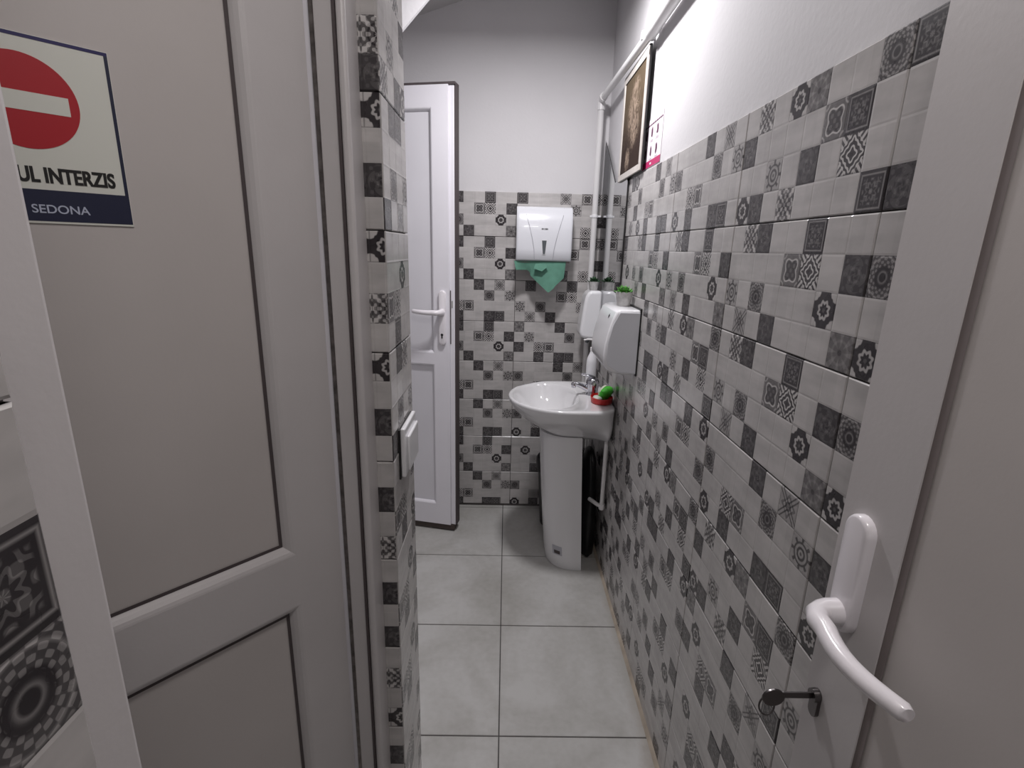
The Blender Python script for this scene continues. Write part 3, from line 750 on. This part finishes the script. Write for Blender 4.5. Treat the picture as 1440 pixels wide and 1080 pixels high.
fm=nt.nodes.new('ShaderNodeMix'); fm.data_type='RGBA'; fm.inputs[7].default_value=(.33,.25,.19,1); nt.links.new(bgm.outputs[2],fm.inputs[6]); nt.links.new((flowers*gt(nz,.46,5)*.95).o,fm.inputs[0])
nt.links.new(fm.outputs[2],bb.inputs['Base Color']); bb.inputs['Roughness'].default_value=.8; bb.inputs['Specular IOR Level'].default_value=.2
pi=empty('framed_picture',(.4335,1.958,1.785)); tag(pi,'brown still-life flower painting in a pale frame hung over the mirror','picture')
hw,hh=.170,.180
mb=MB()
for a,b in (((-hw,-hh),(hw,-hh+.022)),((-hw,hh-.022),(hw,hh)),((-hw,-hh+.022),(-hw+.022,hh-.022)),((hw-.022,-hh+.022),(hw,hh-.022))):
    mb.box((-.009,a[0],a[1]),(-.002,b[0],b[1]),M['frame_s'])
mb.build('picture_frame',pi,bevel=.002)
mb=MB(); mb.box((-.0,-hw-.006,-hh-.002),(-.005,-hw-.0005,hh+.003),M['black']); mb.box((0,-hw-.006,hh+.0005),(-.008,hw,hh+.003),M['black']); mb.box((.0,-hw,-hh),(-.0015,hw,hh),M['black']); mb.build('frame_backing',pi)
mb=MB(); mb.box((-.006,-hw+.0225,-hh+.0225),(-.003,hw-.0225,hh-.0225),pm); mb.build('canvas',pi)
# notice sheet
no=empty('hand_washing_notice',(XR+.0078,1.735,1.683)); tag(no,'white and pink hand-washing notice taped on the wall right of the picture','notice')
mb=MB(); mb.box((-.0012,-.105,-.0745),(-.0002,.105,.068),M['notice']); mb.build('sheet',no)
mb=MB(); mb.box((-.0018,-.105,-.0745),(-.0012,.105,-.055),M['pink']); mb.box((-.0020,-.008,-.068),(-.0018,.008,-.062),M['notice']); mb.build('pink_band',no)
mb=MB()
x=.098
q=random.Random(4)
while x>-.098:
    w_=q.uniform(.008,.02); mb.box((-.0017,x-w_,.049),(-.0012,x,.0535),M['ink']); x-=w_+.004
mb.build('title_line',no)
for r_ in range(2):
    for c_ in range(3):
        y=.070-c_*.062; z=.028-r_*.055
        mb=MB(); q=random.Random(r_*3+c_)
        base=[(.013,-.012),(.010,-.002),(.011,.010),(.004,.017),(.001,.008),(-.004,.018),(-.008,.008),(-.010,-.004),(-.005,-.016),(.006,-.018)]
        pts=[(y+p[0]*q.uniform(.7,1),z+p[1]*q.uniform(.7,1)) for p in base]
        mb.prism(pts,'x',-.0017,-.0012,M['ink'] ); 
        for l in range(2): mb.box((-.0016,y-.014,z-.0245-l*.004),(-.0012,y+.014,z-.0230-l*.004),M['ink2'])
        mb.build('hand_drawing',no)

# ---------------------------------------------------------------- pipes
wp=empty('water_pipe',(.398,2.47,0)); tag(wp,'white water pipe running along the right wall and down the back corner','pipe')
mb=MB(); mb.tube([(0,0,.02),(0,0,1.955),(0,-.006,1.974),(0,-.014,1.983),(.001,-.03,1.985),(.022,-.70,1.988)],.0135,M['pipe'],n=20); mb.build('pipe_run',wp,smooth=True)
mb=MB(); mb.lathe([(.017,-.012),(.017,.018)],M['pipe'],(0,0,1.955),20); mb.lathe([(.017,-.022),(.017,-.052)],M['pipe'],(0,0,1.985),20,'y'); mb.build('elbow_fitting',wp,smooth=True)
mb=MB(); mb.lathe([(.0135,-.70),(.020,-.705),(.021,-.76),(.0190,-.765),(.0190,-1.9)],M['pipe'],(.022,0,1.989),20,'y'); mb.build('wide_pipe_run',wp,smooth=True)
for z in (1.50,):
    mb=MB(); mb.lathe([(.0165,-.006),(.0165,.006)],M['gloss'],(0,0,z),20); mb.box((.0,-.004,z-.004),(.028,.004,z+.004),M['gloss']); mb.box((-.022,-.005,z-.004),(-.012,.005,z+.004),M['gloss']); mb.build('pipe_clip',wp,bevel=.001)
mb=MB(); mb.box((.004,-.668,1.985),(.046,-.650,2.010),M['gloss']); mb.build('pipe_clip',wp,bevel=.003)
dp=empty('drain_pipe',(.421,1.95,.305)); tag(dp,'thin white pipe with an elbow under the washbasin by the right wall','pipe')
mb=MB(); mb.tube([(0,0,.31),(0,0,.012),(-.003,.003,.003),(-.012,.012,0),(-.042,.065,.001)],.0085,M['pipe'],n=16); mb.build('pipe_run',dp,smooth=True)
mb=MB(); mb.lathe([(.0005,-.014),(.010,-.013),(.0125,-.006),(.0125,.012)],M['pipe'],(0,0,0),18); mb.build('elbow_fitting',dp,smooth=True)
# ---------------------------------------------------------------- black bin behind the pedestal
tb=empty('waste_bin',(.296,2.352,0)); tag(tb,'black waste bin standing behind the washbasin pedestal','bin')
mb=MB(); mb.lathe([(.095,0),(.100,.004),(.121,.33),(.125,.345),(.125,.352),(.118,.352),(.115,.33),(.093,.01),(.0005,.01)],M['bag'],(0,0,0),36); mb.build('bucket',tb,smooth=True,auto=40)
mb=MB(); rg=[]
for k,(rr_,z) in enumerate(((.1275,.30),(.1285,.345),(.123,.358),(.113,.352))):
    rg.append([((rr_+.002*math.sin(j*1.9+k))*math.cos(2*math.pi*j/48),(rr_+.002*math.sin(j*1.9+k))*math.sin(2*math.pi*j/48),z+.004*math.sin(j*2.7)) for j in range(48)])
mb.loft(rg,M['bag'],False,False); mb.build('bin_liner',tb,smooth=True)

bg=MB(); q=random.Random(9); rings=[]  # black bag shape added to deepen the shadow between pedestal and wall
for z,k in ((0,.8),(.01,.95),(.08,1),(.18,.97),(.28,.9),(.38,.8),(.45,.62),(.49,.35),(.50,.1)):
    rings.append([(.391+.042*k*math.cos(a)*(1+.05*math.sin(3*a+z*30)), 2.135+.105*k*math.sin(a)*(1+.06*math.sin(7*a+z*20)),z) for a in [2*math.pi*j/48 for j in range(48)]])
bg.loft(rings,M['bag']); o=bg.build('shadow_bag',smooth=True,auto=80); tag(o,'crumpled black bag shape added to darken the gap between the basin pedestal and the right wall','bag')
# ---------------------------------------------------------------- lamps (both just above the picture)
def lamp(loc,label,power,rad,col,stem=0):
    t=empty('ceiling_lamp',loc); tag(t,label,'lamp')
    mb=MB(); mb.lathe([(rad+.012,.0),(rad+.016,.008),(rad+.016,.04),(rad*.8,.055),(.0005,.055)],M['gloss'],(0,0,0),40); mb.build('housing',t,smooth=True,auto=40)
    if stem: mb=MB(); mb.lathe([(.008,.05),(.008,.06+stem),(.03,.062+stem)],M['gloss'],(0,0,0),16); mb.build('stem',t)
    mb=MB(); mb.lathe([(rad,-.002),(rad,.0),(.0005,.0),],lamp.m,(0,0,-.001),40); mb.build('diffuser',t)
    li=bpy.data.lights.new('lamp_light','AREA'); li.shape='DISK'; li.size=rad*2; li.energy=power; li.color=col
    lo=bpy.data.objects.new('lamp_light',li); C.objects.link(lo); lo.parent=t; lo.location=(0,0,-.006)
    return t
lamp.m=M['lamp']
lamp((.08,1.67,2.255),'round white ceiling lamp over the washroom passage',14.5,.075,(1,.975,1),stem=.075)
lamp((.08,.02,2.328),'round white ceiling lamp above the doorway where the viewer stands',6.7,.15,(1,.95,.93))

# ---------------------------------------------------------------- world, camera, view
wd=bpy.data.worlds.new('world'); bpy.context.scene.world=wd; wd.use_nodes=True
wd.node_tree.nodes['Background'].inputs[0].default_value=(.5,.5,.52,1); wd.node_tree.nodes['Background'].inputs[1].default_value=.05
cam=bpy.data.cameras.new('camera'); co=bpy.data.objects.new('camera',cam); C.objects.link(co)
f=719.0; pitch,roll,yaw=R(14.81997341),R(-1.47333557),R(.88390298)
def ray(xx,uu):
    cr,sr=math.cos(roll),math.sin(roll); x=cr*xx+sr*uu; u=-sr*xx+cr*uu
    cp,sp_=math.cos(pitch),math.sin(pitch); y=cp+sp_*u; z=-sp_+cp*u
    cy,sy=math.cos(yaw),math.sin(yaw); return Vector((cy*x+sy*y,-sy*x+cy*y,z))
F=ray(0,0); Rv=ray(1,0)-F; U=ray(0,1)-F
co.matrix_world=Matrix(((Rv.x,U.x,-F.x,0),(Rv.y,U.y,-F.y,0),(Rv.z,U.z,-F.z,1.3469),(0,0,0,1)))
cam.sensor_width=36; cam.lens=f/1440*36; cam.clip_start=.02; cam.clip_end=50
sc_=bpy.context.scene; sc_.camera=co
sc_.view_settings.view_transform='Standard'; sc_.view_settings.look='None'; sc_.view_settings.exposure=0; sc_.view_settings.gamma=1; sc_.view_settings.use_curve_mapping=False
